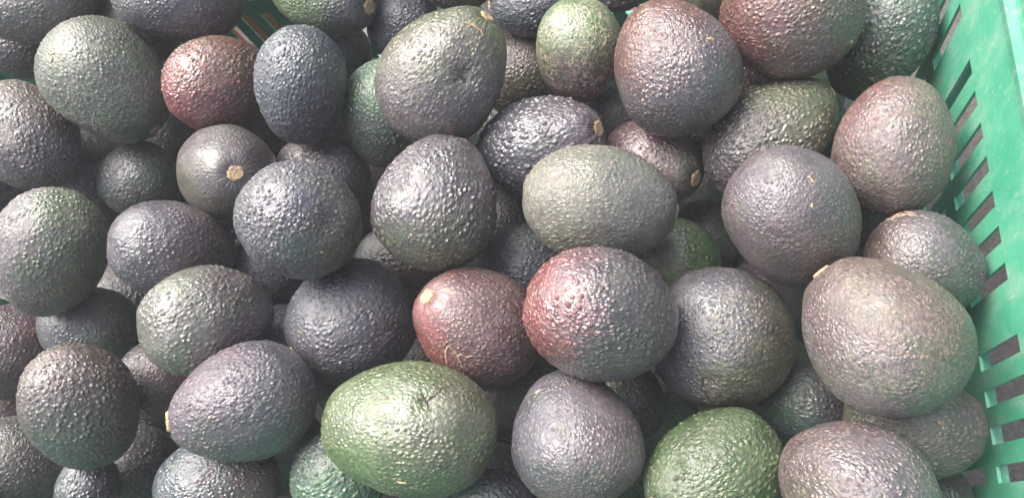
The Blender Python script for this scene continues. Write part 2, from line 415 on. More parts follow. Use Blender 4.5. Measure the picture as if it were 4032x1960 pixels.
# ---------------------------------------------------------------- avocados
# name of row: label, place, turn (quaternion), W, L, k, main colour, other colour, zone direction, bias, pebble size mm, height, net, specks, big, dents, scabs, scars
AVOCADOS = [
    (28, 'largest grey brown avocado against the right wall, tan stem nub pointing up left', (0.07721, 0.07835, 0.02162), (0.11267, 0.31402, -0.64114, -0.69111), 0.03225, 0.0372, 0.14, (0.0996, 0.0794, 0.075), (0.1202, 0.1135, 0.1202), (0.928, 0.222, -0.391), -0.1, 1.7, 0.75, 0.12, 0.9, 2, [(0.00396, 0.02675, 0.01658, 0.001, 0.018)], [((-0.0105, 0.0303, 0.00112), (-0.32745, 0.9445, 0.02623), 0.00117, 0.0010400000000000001), ((-0.00752, 0.02736, 0.01357), (-0.24941, 0.90747, 0.33806), 0.0009750000000000001, 0.0008449999999999999)], ([], []), (-0.788, -0.038, -0.614)),
    (39, 'big bright green avocado at the bottom centre with a dark bruise', (-0.14343, 0.03557, 0.01153), (0.50211, 0.45593, -0.45754, -0.57504), 0.03357, 0.04581, 0.14, (0.0978, 0.1382, 0.062), (0.096, 0.1016, 0.0635), (0.242, 0.044, -1.001), -0.05, 2.1, 0.9, 0.0, 0.9, 2, [(-0.01258, 0.03081, -0.01391, 0.0022, 0.007)], [((-0.0124, 0.03009, 0.00657), (-0.37895, 0.91912, 0.1078), 0.00143, 0.0005200000000000001), ((0.02436, 0.02351, -0.00521), (0.71713, 0.69206, -0.08232), 0.0032500000000000003, 0.000585)], ([], [[(-0.01686, 0.02919, -0.0098), (-0.01331, 0.03056, -0.01377), (-0.00869, 0.0319, -0.01557)], [(-0.01331, 0.03056, -0.01377), (-0.01717, 0.02773, -0.0175), (-0.02062, 0.02443, -0.01994)], [(-0.01331, 0.03056, -0.01377), (-0.01355, 0.03089, -0.00906)]]), (-0.104, -0.207, -0.973)),
    (34, 'avocado with crimson left cheek fading to purple brown, right of the stemmed maroon one', (-0.04367, 0.08941, 0.02294), (0.22946, 0.72432, 0.55978, 0.33069), 0.03134, 0.03982, 0.1, (0.0863, 0.0751, 0.0886), (0.206, 0.0503, 0.0548), (0.035, -0.366, -0.963), -0.62, 2.3, 1.1, 0.0, 0.8, 2, [], [], ([], []), (0.139, 0.566, 0.813)),
    (43, 'coarse pebbled purple grey avocado at the centre with pointed top', (-0.13776, 0.15858, 0.01107), (0.06978, -0.20766, -0.61148, -0.76033), 0.03354, 0.03862, 0.22, (0.0904, 0.0747, 0.0949), (0.096, 0.1016, 0.0635), (-0.326, 0.116, -0.971), -0.45, 2.7, 1.25, 0.0, 0.6, 2, [], [], ([], []), (-0.97, 0.033, 0.24)),
    (12, 'grey brown avocado with puckered dimple and tan stem scar at its upper right', (-0.13656, 0.23436, 0.0178), (0.12265, 0.37143, 0.33065, 0.85888), 0.03462, 0.04394, 0.2, (0.1202, 0.1135, 0.1202), (0.096, 0.1016, 0.0635), (0.743, -0.018, 0.714), -0.2, 2.3, 0.8, 0.0, 0.7, 2, [(-0.00808, 0.02808, 0.01737, 0.004, 0.011)], [], ([[(0.00875, 0.01411, 0.03592), (0.0037, 0.01366, 0.03804), (-0.00198, 0.0137, 0.03836), (-0.00475, 0.01461, 0.03709)], [(0.00875, 0.01411, 0.03592), (0.00395, 0.01342, 0.0383), (0.00278, 0.01167, 0.03981)]], [[(-0.00457, 0.02616, 0.02271), (-0.00808, 0.02808, 0.01737), (-0.01199, 0.02735, 0.01578)], [(-0.00808, 0.02808, 0.01737), (-0.00598, 0.03057, 0.01262)]]), (-0.788, -0.231, 0.571)),
    (16, 'glossy purple brown avocado with a small tan scab on its upper right', (-0.00712, 0.22463, 0.01982), (0.09425, 0.17427, -0.51837, -0.83189), 0.03224, 0.03734, 0.18, (0.0863, 0.0751, 0.0886), (0.1564, 0.0724, 0.0623), (0.208, 0.351, 0.947), -0.35, 1.9, 0.95, 0.0, 0.3, 2, [], [((-0.02073, 0.02443, 0.00068), (-0.64686, 0.76244, 0.01587), 0.0027300000000000007, 0.00143)], ([], []), (-0.883, -0.048, -0.467)),
    (17, 'reddish brown avocado cut by the top edge, nearest the right wall slots', (0.0531, 0.256, 0.01387), (0.08778, 0.87727, -0.38114, -0.27826), 0.03612, 0.03829, 0.05, (0.0996, 0.0794, 0.075), (0.1564, 0.0724, 0.0623), (-0.574, 0.715, 0.47), -0.1, 2.1, 0.95, 0.0, 0.6, 2, [], [((0.03113, 0.00307, -0.02053), (0.85924, 0.08476, -0.5045), 0.0016250000000000001, 0.00143)], ([], []), (0.644, -0.489, -0.589)),
    (26, 'matte dark brown round avocado with pale sheen, right of the grey green oval one', (0.04798, 0.13995, 0.00554), (0.21965, 0.94476, 0.16733, 0.17658), 0.03041, 0.04194, 0.09, (0.0996, 0.0794, 0.075), (0.0863, 0.0751, 0.0886), (0.501, -0.431, -0.791), 0, 1.6, 0.75, 0.12, 0.4, 2, [(-0.00552, 0.01805, -0.03419, 0.001, 0.016)], [], ([[(0.01495, 0.01233, -0.03367), (0.01599, 0.0137, -0.03182), (0.01589, 0.01599, -0.03003)], [(0.0102, 0.02239, -0.027), (0.00948, 0.02393, -0.02477)]], []), (0.865, 0.354, 0.355)),
    (25, 'grey green oval avocado lying sideways near the middle', (-0.0476, 0.15277, 0.00922), (0.36718, 0.66493, 0.41598, 0.5), 0.03052, 0.04088, 0.1, (0.173, 0.1842, 0.1349), (0.1118, 0.1252, 0.105), (-0.07, 0.32, 0.977), -0.1, 1.9, 0.8, 0.0, 0.3, 2, [], [], ([], []), (0.104, 0.07, 0.992)),
    (44, 'slate grey avocado with rough patch, standing in front of a purple one left of centre', (-0.2108, 0.14453, 0.02368), (0.05946, -0.8572, -0.51148, -0.0073), 0.03222, 0.04022, 0.08, (0.0659, 0.0726, 0.0894), (0.096, 0.1016, 0.0635), (0.088, 0.986, 0.287), -0.4, 2.4, 1.1, 0.25, 0.3, 2, [(0.00659, 0.02682, -0.02287, 0.0015, 0.01)], [], ([], []), (0.5, 0.747, 0.437)),
    (52, 'purple grey oval avocado near bottom left with pale stem nub on its left end', (-0.23739, 0.04668, 0.0133), (0.6208, 0.47794, -0.22981, -0.57739), 0.03089, 0.03833, 0.19, (0.0904, 0.0747, 0.0949), (0.0659, 0.0726, 0.0894), (0.259, 0.197, -0.978), 0, 2.3, 1.0, 0.0, 0.3, 2, [], [], ([], []), (0.259, -0.053, -0.964)),
    (6, 'bright green avocado at top edge with tan stem button at its right end', (-0.23097, 0.31556, 0.0015), (0.5002, 0.66374, 0.22913, 0.5067), 0.02776, 0.03942, 0.08, (0.1034, 0.1818, 0.0698), (0.0659, 0.0726, 0.0894), (-0.208, -0.439, 0.909), -0.3, 2.0, 0.95, 0.0, 0.4, 2, [], [], ([], []), (0.309, -0.612, 0.728)),
    (2, 'dark purple pebbled avocado cut by the top edge, above the red brown one', (-0.33392, 0.31687, 0.01352), (0.42144, 0.51811, -0.18405, -0.72117), 0.02958, 0.042, 0.1, (0.0863, 0.0751, 0.0886), (0.0659, 0.0726, 0.0894), (0.001, 0.421, 0.941), 0, 2.2, 1.15, 0.0, 0.2, 2, [], [], ([], []), (-0.0, -0.175, -0.985)),
    (4, 'dusty green avocado at upper left with its stem scar pointing down right', (-0.38092, 0.26036, 0.00599), (0.47801, 0.77348, 0.39021, 0.14484), 0.03746, 0.04474, 0.15, (0.1118, 0.1252, 0.105), (0.064, 0.1021, 0.0819), (0.531, -0.059, 0.882), -0.15, 2.2, 0.8, 0.3, 0.3, 2, [], [], ([[(-0.01427, 0.03163, -0.02278), (-0.01471, 0.03281, -0.01939), (-0.0173, 0.03176, -0.01865)], [(-0.01427, 0.03163, -0.02278), (-0.01094, 0.03367, -0.02087)]], []), (0.788, -0.214, 0.577)),
    (49, 'grey avocado with mossy green right cheek at the left edge', (-0.40066, 0.14084, 0.0006), (0.31416, 0.86472, 0.14922, -0.36234), 0.03288, 0.04576, 0.09, (0.1202, 0.1135, 0.1202), (0.0812, 0.126, 0.0588), (0.966, 0.055, -0.355), 0.05, 2.5, 0.95, 0.2, 0.4, 2, [], [], ([], []), (0.985, -0.102, -0.143)),
    (54, 'brown grey pebbled avocado at lower left, on top of a dark bluish one', (-0.34895, 0.04375, 0.00214), (0.24222, 0.87029, 0.3845, -0.18998), 0.03, 0.0426, 0.1, (0.0996, 0.0794, 0.075), (0.0659, 0.0726, 0.0894), (-0.641, 0.684, 0.429), -0.2, 2.5, 1.1, 0.0, 0.2, 2, [], [((0.02932, 0.00235, -0.00401), (0.99452, 0.07986, -0.06752), 0.0009750000000000001, 0.00078)], ([], []), (0.867, 0.318, 0.384)),
    (42, 'purple grey avocado with radial wrinkles, left of the maroon one with stem', (-0.20268, 0.10074, -0.03133), (0.66578, 0.52545, -0.10115, -0.52002), 0.03697, 0.03919, 0.06, (0.0904, 0.0747, 0.0949), (0.0659, 0.0726, 0.0894), (-1.0, 0.245, 0.051), 0, 2.4, 0.95, 0.0, 0.25, 2, [(0.01283, 0.03074, 0.01499, 0.0018, 0.008)], [((-0.00842, 0.03596, -0.00398), (-0.22683, 0.96924, -0.09554), 0.0009750000000000001, 0.00078), ((-0.00336, 0.03672, -0.00094), (-0.09113, 0.99558, -0.02279), 0.00117, 0.000715)], ([], []), (0.5, 0.179, -0.847)),
    (33, 'mauve grey smooth topped avocado at bottom, below the crimson cheeked one', (-0.06032, 0.0348, -4e-05), (0.14766, 0.06155, -0.70703, -0.68885), 0.03122, 0.03449, 0.2, (0.1202, 0.1135, 0.1202), (0.0659, 0.0726, 0.0894), (0.906, 0.305, 0.384), -0.1, 1.8, 0.75, 0.0, 0.5, 2, [(0.00853, 0.0289, 0.00438, 0.001, 0.016)], [((0.01204, 0.01703, 0.02209), (0.43599, 0.61664, 0.65549), 0.0020800000000000003, 0.001105)], ([], []), (-0.966, -0.035, -0.256)),
    (30, 'dark mauve speckled avocado cut by the bottom edge at right', (0.06293, 0.01265, 0.01022), (0.27124, 0.48413, -0.67914, -0.48044), 0.02922, 0.03311, 0.12, (0.0863, 0.0751, 0.0886), (0.0996, 0.0794, 0.075), (0.424, 0.472, 0.813), 0, 1.9, 0.9, 0.1, 0.8, 2, [], [], ([], []), (-0.424, -0.23, -0.876)),
    (27, 'dark grey brown avocado with a pale scar streak on top, touching the right wall', (0.10661, 0.11796, -0.0053), (0.40963, 0.76643, 0.28955, 0.40118), 0.02433, 0.02797, 0.13, (0.0996, 0.0794, 0.075), (0.0863, 0.0751, 0.0886), (0.5, 0.593, 0.679), 0, 1.9, 0.85, 0.0, 0.4, 2, [], [((0.01538, -0.00012, -0.02291), (0.66372, -0.00536, -0.74796), 0.0006500000000000001, 0.0006500000000000001)], ([[(0.00969, -0.01235, -0.02082), (0.01334, -0.00847, -0.02071), (0.01771, -0.00435, -0.02038), (0.01929, 0.00377, -0.01863)], [(0.00974, -0.0022, -0.02602), (0.01373, -1e-05, -0.02406), (0.01778, 0.00307, -0.02052)], [(0.01177, -0.00904, -0.02163), (0.01576, -0.00143, -0.02258), (0.01879, 0.00747, -0.01793)]], []), (0.5, 0.367, 0.785)),
    (22, 'creased grey avocado with rusty upper left side, beside the right wall slots', (0.09855, 0.17948, 0.00063), (0.13732, 0.01882, 0.60725, 0.78232), 0.02784, 0.03611, 0.1, (0.0996, 0.0794, 0.075), (0.1564, 0.0724, 0.0623), (0.819, 0.363, 0.509), -0.8, 1.8, 0.7, 0.1, 0.7, 2, [(-0.01395, 0.02394, 0.0012, 0.0015, 0.008), (0.00884, 0.02525, 0.00673, 0.001, 0.016)], [], ([], []), (-0.996, 0.02, 0.085)),
    (51, 'avocado with pale green left end and brown right end, at left', (-0.27298, 0.09508, 0.00611), (0.06723, 0.60257, 0.67559, 0.41948), 0.03103, 0.03848, 0.12, (0.1118, 0.1252, 0.105), (0.0863, 0.0751, 0.0886), (-0.342, 0.481, 0.845), -0.15, 2.5, 0.95, 0.0, 0.2, 2, [], [], ([], []), (-0.342, 0.24, 0.908)),
    (37, 'slate avocado with tan flecks, right of the crimson cheeked one', (0.01346, 0.08887, -0.03089), (0.30828, 0.76173, 0.46723, 0.32624), 0.03664, 0.03905, 0.1, (0.0623, 0.0746, 0.0981), (0.096, 0.1016, 0.0635), (-0.174, 0.769, 0.664), -0.2, 1.9, 0.85, 0.2, 0.9, 2, [(-0.0221, 0.02613, -0.01728, 0.0012, 0.008)], [], ([], [[(-0.02078, 0.02433, -0.02185), (-0.0267, 0.02113, -0.01786), (-0.03003, 0.02036, -0.01022), (-0.02524, 0.02605, -0.00997)]]), (0.342, 0.539, 0.77)),
    (32, 'dark green pebbled avocado at the bottom edge, left of the mauve speckled one', (0.00444, 0.01982, -0.01369), (0.71593, 0.48524, -0.26315, -0.42748), 0.02779, 0.0366, 0.12, (0.0812, 0.126, 0.0588), (0.059, 0.1038, 0.0422), (-0.789, 0.486, -0.452), -0.1, 2.6, 1.15, 0.0, 0.7, 2, [], [], ([], []), (0.469, 0.374, -0.8)),
    (35, 'maroon avocado with round tan stem button at its upper left and branching scar', (-0.11761, 0.09289, -0.01156), (0.47385, 0.1728, -0.24057, -0.8293), 0.03207, 0.03858, 0.15, (0.1256, 0.0696, 0.0808), (0.206, 0.0503, 0.0548), (0.643, -0.236, 0.771), -0.6, 2.0, 0.75, 0.0, 0.8, 2, [], [], ([[(0.01563, 0.01836, 0.02194), (0.01727, 0.02098, 0.01636), (0.02, 0.02138, 0.01132), (0.02197, 0.02082, 0.00842)], [(0.01727, 0.02098, 0.01636), (0.0159, 0.02382, 0.01302), (0.0139, 0.0259, 0.01076)], [(0.01563, 0.01836, 0.02194), (0.02033, 0.01587, 0.01904), (0.02375, 0.01492, 0.01436)], [(-0.005, -0.00053, 0.0379), (-0.00469, 0.007, 0.0367), (-0.00795, 0.00901, 0.03466), (-0.00921, 0.0144, 0.03063)]], []), (-0.5, 0.498, -0.709)),
    (7, 'slate blue upright avocado below the green one at the top edge', (-0.23289, 0.24012, 0.00977), (0.37494, 0.89121, 0.14343, -0.21118), 0.0276, 0.03675, 0.15, (0.0659, 0.0726, 0.0894), (0.0623, 0.0746, 0.0981), (-0.906, 0.143, -0.47), -0.1, 2.3, 1.05, 0.0, 0.2, 2, [], [], ([], []), (0.996, -0.022, -0.085)),
    (23, 'dark slate pebbled avocado with tan stem at right, behind the coarse central one', (-0.08543, 0.19975, -0.01372), (0.40647, 0.47306, 0.26613, 0.73496), 0.02862, 0.04064, 0.1, (0.0659, 0.0726, 0.0894), (0.0863, 0.0751, 0.0886), (0.052, -0.316, 0.98), 0, 2.9, 1.25, 0.0, 0.2, 2, [], [], ([], []), (-0.292, -0.506, 0.811)),
    (50, 'dusky slate oval avocado, touching the mossy grey one at left', (-0.30926, 0.14057, 0.00041), (0.10804, 0.73565, 0.6108, 0.27217), 0.02872, 0.03782, 0.12, (0.0659, 0.0726, 0.0894), (0.0863, 0.0751, 0.0886), (0.087, 0.573, 0.853), 0, 2.2, 0.9, 0.0, 0.15, 2, [], [], ([], []), (0.087, 0.337, 0.937)),
    (46, 'avocado facing up with tan stem button in the middle of its wrinkles', (-0.28901, 0.19489, -0.01015), (0.64703, 0.3838, 0.10523, 0.65036), 0.03074, 0.04366, 0.05, (0.0863, 0.0751, 0.0886), (0.096, 0.1016, 0.0635), (-0.574, 0.84, 0.164), -0.75, 1.9, 0.55, 0.0, 0.2, 2, [], [], ([], []), (0.087, -0.991, 0.103)),
    (13, 'teal green avocado half hidden behind the dimpled grey brown one', (-0.1926, 0.23979, -0.03042), (0.41034, 0.88788, 0.10563, -0.17926), 0.02981, 0.0362, 0.08, (0.064, 0.1021, 0.0819), (0.0914, 0.1698, 0.1138), (-0.087, 0.039, -1.026), -0.25, 2.3, 1.0, 0.0, 0.3, 2, [], [((0.00549, 0.02901, 0.00212), (0.1858, 0.98138, 0.04871), 0.0019500000000000001, 0.0010400000000000001)], ([], []), (0.996, -0.019, -0.085)),
    (21, 'olive brown pebbled avocado, leaning up to the right behind the matte dark brown one', (0.04259, 0.19691, -0.01573), (0.23582, 0.39003, 0.5278, 0.71672), 0.02832, 0.03936, 0.14, (0.0863, 0.0751, 0.0886), (0.096, 0.1016, 0.0635), (-0.0, 0.454, 0.925), 0, 2.4, 1.2, 0.0, 0.5, 1, [], [], ([], []), (-0.643, 0.16, 0.749)),
    (5, 'red brown glossy avocado at upper left, between a green and a slate blue one', (-0.3023, 0.25825, -0.00274), (0.07593, -0.5977, -0.63302, -0.48608), 0.03039, 0.03682, 0.1, (0.1564, 0.0724, 0.0623), (0.206, 0.0503, 0.0548), (-0.087, -0.192, -1.009), -0.25, 2.5, 1.0, 0.05, 0.2, 1, [], [], ([], []), (-0.423, 0.381, 0.822)),
    (48, 'brown pebbled avocado cut by the left edge, above the mossy grey one', (-0.44299, 0.22756, 0.00226), (0.39762, -0.00156, -0.57735, -0.71313), 0.03099, 0.03942, 0.05, (0.0996, 0.0794, 0.075), (0.0863, 0.0751, 0.0886), (0.342, -0.171, -0.957), 0, 2.6, 1.1, 0.25, 0.3, 1, [], [], ([], []), (-0.94, -0.145, -0.309)),
    (53, 'glossy avocado at bottom edge, blue grey at left and plum at right', (-0.26618, 0.00476, -0.01632), (0.57406, 0.50912, -0.35789, -0.53213), 0.02777, 0.03474, 0.05, (0.0623, 0.0746, 0.0981), (0.1256, 0.0696, 0.0808), (0.342, -0.087, -0.968), -0.1, 2.0, 0.95, 0.0, 0.2, 1, [], [], ([], []), (0.174, -0.338, -0.925)),
    (29, 'olive tan avocado wedged under the largest one, nub touching the wall', (0.09853, 0.04548, -0.02567), (0.53007, 0.51153, 0.40131, 0.54434), 0.02582, 0.03165, 0.09, (0.0996, 0.0794, 0.075), (0.096, 0.1016, 0.0635), (0.242, 0.179, -0.986), -0.3, 2.1, 0.95, 0.05, 0.4, 1, [], [((0.00174, 0.02397, 0.00919), (0.07034, 0.96656, 0.2466), 0.0019500000000000001, 0.0013000000000000002)], ([], []), (0.105, 0.072, 0.992)),
    (24, 'small plum avocado with tan stem, behind the grey green oval one', (-0.02119, 0.1946, -0.03358), (0.64398, 0.54875, 0.15147, 0.5111), 0.02435, 0.03315, 0.09, (0.1256, 0.0696, 0.0808), (0.096, 0.1016, 0.0635), (0.208, -0.372, 0.939), -0.5, 2.0, 0.9, 0.0, 0.3, 1, [], [], ([], []), (0.375, -0.544, 0.751)),
    (15, 'pale green avocado with net of tan scars at the top', (-0.06209, 0.25227, -0.00037), (0.27315, 0.95844, 0.02032, -0.07982), 0.02487, 0.03169, 0.12, (0.1704, 0.204, 0.1256), (0.1256, 0.0696, 0.0808), (0.173, 0.641, 0.789), -0.2, 2.0, 0.5, 0.8, 0.2, 1, [], [], ([], []), (1.0, 0.0, 0.0)),
    (1, 'grey brown avocado in the top left corner', (-0.43198, 0.31626, 0.02788), (0.39681, 0.64597, -0.09727, -0.64483), 0.02824, 0.04009, 0.05, (0.1202, 0.1135, 0.1202), (0.0996, 0.0794, 0.075), (0.985, 0.174, -0.249), 0, 2.2, 1.0, 0.0, 0.3, 1, [], [], ([], []), (0.342, -0.322, -0.883)),
    (18, 'dark teal green avocado wedged by the right wall slots at top', (0.10403, 0.25566, -0.0209), (0.28568, 0.92238, -0.23042, -0.12045), 0.02614, 0.03711, 0.06, (0.064, 0.1021, 0.0819), (0.059, 0.1038, 0.0422), (-0.141, 0.57, 0.847), -0.2, 2.6, 1.15, 0.2, 0.4, 1, [], [], ([], []), (0.928, -0.125, -0.352)),
    (45, 'purple avocado with white fleck, half hidden behind a slate grey one', (-0.24245, 0.20764, -0.04689), (0.39564, 0.48692, -0.40516, -0.665), 0.02737, 0.03169, 0.05, (0.0904, 0.0747, 0.0949), (0.0659, 0.0726, 0.0894), (0.766, 0.015, -0.69), 0, 2.3, 1.05, 0.0, 0.1, 1, [], [((-0.01659, 0.01825, -0.01485), (-0.61362, 0.67501, -0.40968), 0.0013000000000000002, 0.0006500000000000001)], ([], []), (-0.174, -0.337, -0.925)),
    (9, 'blue slate avocado showing left of the dimpled grey brown one at top', (-0.18854, 0.30787, -0.03114), (0.32693, 0.80897, -0.15231, -0.4642), 0.0222, 0.02525, 0.05, (0.0623, 0.0746, 0.0981), (0.0659, 0.0726, 0.0894), (0.643, -0.027, -0.805), 0, 2.1, 1.1, 0.0, 0.1, 1, [], [], ([], []), (0.643, -0.262, -0.72)),
    (10, 'dusky avocado sliver at top edge, above the dimpled grey brown one', (-0.14617, 0.32697, -0.01939), (0.17148, 0.72545, 0.42141, 0.51646), 0.01743, 0.02476, 0.05, (0.0863, 0.0751, 0.0886), (0.096, 0.1016, 0.0635), (-0.0, 0.42, 0.942), 0, 2.1, 0.8, 0.0, 0.1, 0, [], [], ([], []), (0.0, 0.173, 0.985)),
    (11, 'purple pebbled avocado at top edge, left of the net scarred one', (-0.09626, 0.3023, -0.01904), (0.30861, 0.59321, -0.33223, -0.6652), 0.01931, 0.02742, 0.05, (0.0904, 0.0747, 0.0949), (0.0623, 0.0746, 0.0981), (1.0, 0.246, -0.043), 0, 2.3, 1.1, 0.0, 0.2, 1, [], [], ([], []), (0.0, -0.173, -0.985)),
    (3, 'brown avocado behind the dusty green one and the dark purple one at top', (-0.39265, 0.32172, -0.0196), (0.09054, 0.85557, 0.47868, 0.17509), 0.02627, 0.02824, 0.05, (0.0996, 0.0794, 0.075), (0.0659, 0.0726, 0.0894), (0.0, 0.576, 0.855), 0, 2.2, 1.0, 0.0, 0.2, 1, [], [], ([], []), (0.5, 0.295, 0.814)),
    (36, 'leaf green avocado down in the gap above the crimson cheeked one', (-0.01125, 0.13996, -0.05524), (0.30888, 0.81765, 0.38469, 0.29673), 0.02553, 0.02724, 0.05, (0.0978, 0.1382, 0.062), (0.059, 0.1038, 0.0422), (0.5, 0.65, 0.625), 0, 2.2, 0.9, 0.0, 0.2, 1, [], [], ([], []), (0.5, 0.433, 0.75)),
    (55, 'dark teal avocado below the mossy grey one at left edge', (-0.41323, 0.10694, -0.05747), (0.53614, 0.45403, -0.32526, -0.63295), 0.02763, 0.03263, 0.05, (0.064, 0.1021, 0.0819), (0.0623, 0.0746, 0.0981), (-0.0, 0.578, 0.854), 0, 2.2, 1.0, 0.0, 0.1, 1, [], [], ([], []), (0.0, -0.343, -0.939)),
    (47, 'dark bluish avocado deep in the gap below the dusty green one', (-0.39037, 0.21371, -0.04956), (0.46141, 0.67495, -0.12233, -0.56265), 0.02693, 0.02891, 0.05, (0.0659, 0.0726, 0.0894), (0.064, 0.1021, 0.0819), (0.5, -0.062, -0.899), 0, 2.2, 1.0, 0.0, 0.1, 1, [], [], ([], []), (0.5, -0.297, -0.814)),
    (40, 'teal green avocado under the left end of the big bright green one', (-0.194, 0.01253, -0.01966), (0.50943, 0.69193, -0.30496, -0.41074), 0.02536, 0.02688, 0.05, (0.0914, 0.1698, 0.1138), (0.064, 0.1021, 0.0819), (-0.866, -0.034, -0.558), 0, 2.6, 1.2, 0.0, 0.3, 1, [], [], ([], []), (0.5, -0.433, -0.75)),
    (31, 'dark teal avocado in the gap left of the largest one', (0.05677, 0.06048, -0.06402), (0.45219, 0.67859, 0.41657, 0.40189), 0.0222, 0.02353, 0.05, (0.064, 0.1021, 0.0819), (0.056, 0.0549, 0.056), (0.342, 0.557, 0.797), 0, 2.2, 1.0, 0.0, 0.1, 0, [], [], ([], []), (0.342, 0.322, 0.883)),
    (20, 'dark plum avocado under the glossy purple brown one and reddish brown one', (0.04102, 0.26323, -0.05057), (0.32785, 0.94278, -0.05994, -0.00931), 0.02234, 0.02539, 0.05, (0.1256, 0.0696, 0.0808), (0.056, 0.0549, 0.056), (1.0, 0.236, -0.085), 0, 2.2, 1.0, 0.0, 0.1, 0, [], [], ([], []), (1.0, 0.001, 0.0)),
    (14, 'dark olive brown avocado right of the dimpled grey brown one', (-0.1113, 0.27965, -0.06102), (0.3248, 0.93891, 0.05357, -0.10045), 0.02926, 0.03102, 0.05, (0.0996, 0.0794, 0.075), (0.096, 0.1016, 0.0635), (-0.0, 0.576, 0.855), 0, 2.2, 1.0, 0.1, 0.2, 0, [], [], ([], []), (1.0, 0.0, -0.0)),
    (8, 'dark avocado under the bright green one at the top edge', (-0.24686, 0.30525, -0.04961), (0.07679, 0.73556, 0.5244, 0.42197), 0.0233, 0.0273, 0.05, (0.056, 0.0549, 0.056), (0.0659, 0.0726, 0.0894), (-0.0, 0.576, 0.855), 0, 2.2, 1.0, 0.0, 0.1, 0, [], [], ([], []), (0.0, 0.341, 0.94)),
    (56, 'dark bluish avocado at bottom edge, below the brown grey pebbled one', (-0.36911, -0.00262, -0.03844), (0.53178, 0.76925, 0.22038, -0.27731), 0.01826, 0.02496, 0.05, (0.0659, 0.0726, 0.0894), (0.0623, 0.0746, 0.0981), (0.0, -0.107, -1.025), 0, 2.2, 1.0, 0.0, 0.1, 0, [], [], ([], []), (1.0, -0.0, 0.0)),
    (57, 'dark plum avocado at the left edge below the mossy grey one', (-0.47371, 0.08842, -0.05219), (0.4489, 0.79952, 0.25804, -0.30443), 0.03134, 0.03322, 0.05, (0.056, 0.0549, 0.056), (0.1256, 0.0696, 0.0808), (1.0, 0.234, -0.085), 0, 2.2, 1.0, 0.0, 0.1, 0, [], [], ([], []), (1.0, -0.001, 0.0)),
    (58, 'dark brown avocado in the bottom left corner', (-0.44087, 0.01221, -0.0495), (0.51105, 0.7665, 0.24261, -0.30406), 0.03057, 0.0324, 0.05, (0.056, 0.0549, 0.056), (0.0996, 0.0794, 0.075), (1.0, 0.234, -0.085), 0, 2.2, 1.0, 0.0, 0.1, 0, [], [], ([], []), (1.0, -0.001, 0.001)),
    (59, 'bluish avocado tucked under the slate grey one with rough patch', (-0.28144, 0.14356, -0.05831), (0.25028, 0.81459, 0.4999, 0.15459), 0.02631, 0.02823, 0.05, (0.0623, 0.0746, 0.0981), (0.0659, 0.0726, 0.0894), (0.5, 0.53, 0.729), 0, 2.0, 1.1, 0.0, 0.1, 0, [], [], ([], []), (0.5, 0.295, 0.814)),
    (60, 'dark slate avocado tucked under the coarse central one', (-0.19219, 0.15017, -0.07103), (0.25795, 0.77915, 0.50386, 0.2693), 0.02451, 0.02939, 0.05, (0.0659, 0.0726, 0.0894), (0.1256, 0.0696, 0.0808), (0.342, 0.555, 0.798), 0, 2.0, 1.1, 0.0, 0.1, 0, [], [], ([], []), (0.342, 0.32, 0.883)),
    (61, 'dark plum avocado in the gap right of the brown grey pebbled one', (-0.34139, 0.06968, -0.04949), (0.47766, 0.8156, 0.20953, -0.25045), 0.02535, 0.02687, 0.05, (0.056, 0.0549, 0.056), (0.1256, 0.0696, 0.0808), (1.0, 0.234, -0.085), 0, 2.2, 1.0, 0.0, 0.1, 0, [], [], ([], []), (1.0, -0.001, 0.0)),
    (62, 'dark slate avocado in the gap above the maroon stemmed one', (-0.10111, 0.13792, -0.04982), (0.24545, 0.67476, 0.55308, 0.42255), 0.02604, 0.0276, 0.05, (0.0659, 0.0726, 0.0894), (0.0623, 0.0746, 0.0981), (-1.0, 0.235, -0.085), 0, 2.2, 1.0, 0.0, 0.1, 0, [], [], ([], []), (0.0, 0.342, 0.94)),
    (41, 'grey teal avocado under the right end of the big bright green one', (-0.10934, 0.00107, -0.02628), (0.31558, 0.61711, 0.63739, 0.33663), 0.01814, 0.02576, 0.05, (0.064, 0.1021, 0.0819), (0.0659, 0.0726, 0.0894), (0.0, 0.576, 0.855), 0, 2.2, 1.0, 0.0, 0.1, 0, [], [], ([], []), (-0.0, 0.341, 0.94)),
    (38, 'dark greenish avocado under the crimson cheeked one', (-0.04249, 0.05788, -0.04957), (0.48757, 0.83112, 0.2346, 0.12839), 0.02315, 0.02454, 0.05, (0.059, 0.1038, 0.0422), (0.056, 0.0549, 0.056), (0.866, 0.406, 0.384), 0, 2.2, 1.0, 0.0, 0.1, 0, [], [], ([], []), (0.866, 0.171, 0.47)),
    (19, 'olive avocado sliver at top edge, behind the glossy purple brown one', (0.0117, 0.29586, -0.01902), (0.28282, 0.68865, 0.34357, 0.57248), 0.01407, 0.01822, 0.05, (0.096, 0.1016, 0.0635), (0.056, 0.0549, 0.056), (-0.0, 0.42, 0.941), 0, 2.2, 0.9, 0.0, 0.2, 0, [], [], ([], []), (-0.0, 0.174, 0.985)),
    (63, 'dark slate avocado under the net scarred one', (-0.04227, 0.238, -0.05072), (0.23, 0.69683, 0.46497, 0.49531), 0.02004, 0.02355, 0.05, (0.0659, 0.0726, 0.0894), (0.056, 0.0549, 0.056), (-0.0, 0.577, 0.854), 0, 2.2, 1.0, 0.0, 0.1, 0, [], [], ([], []), (-0.0, 0.342, 0.94)),
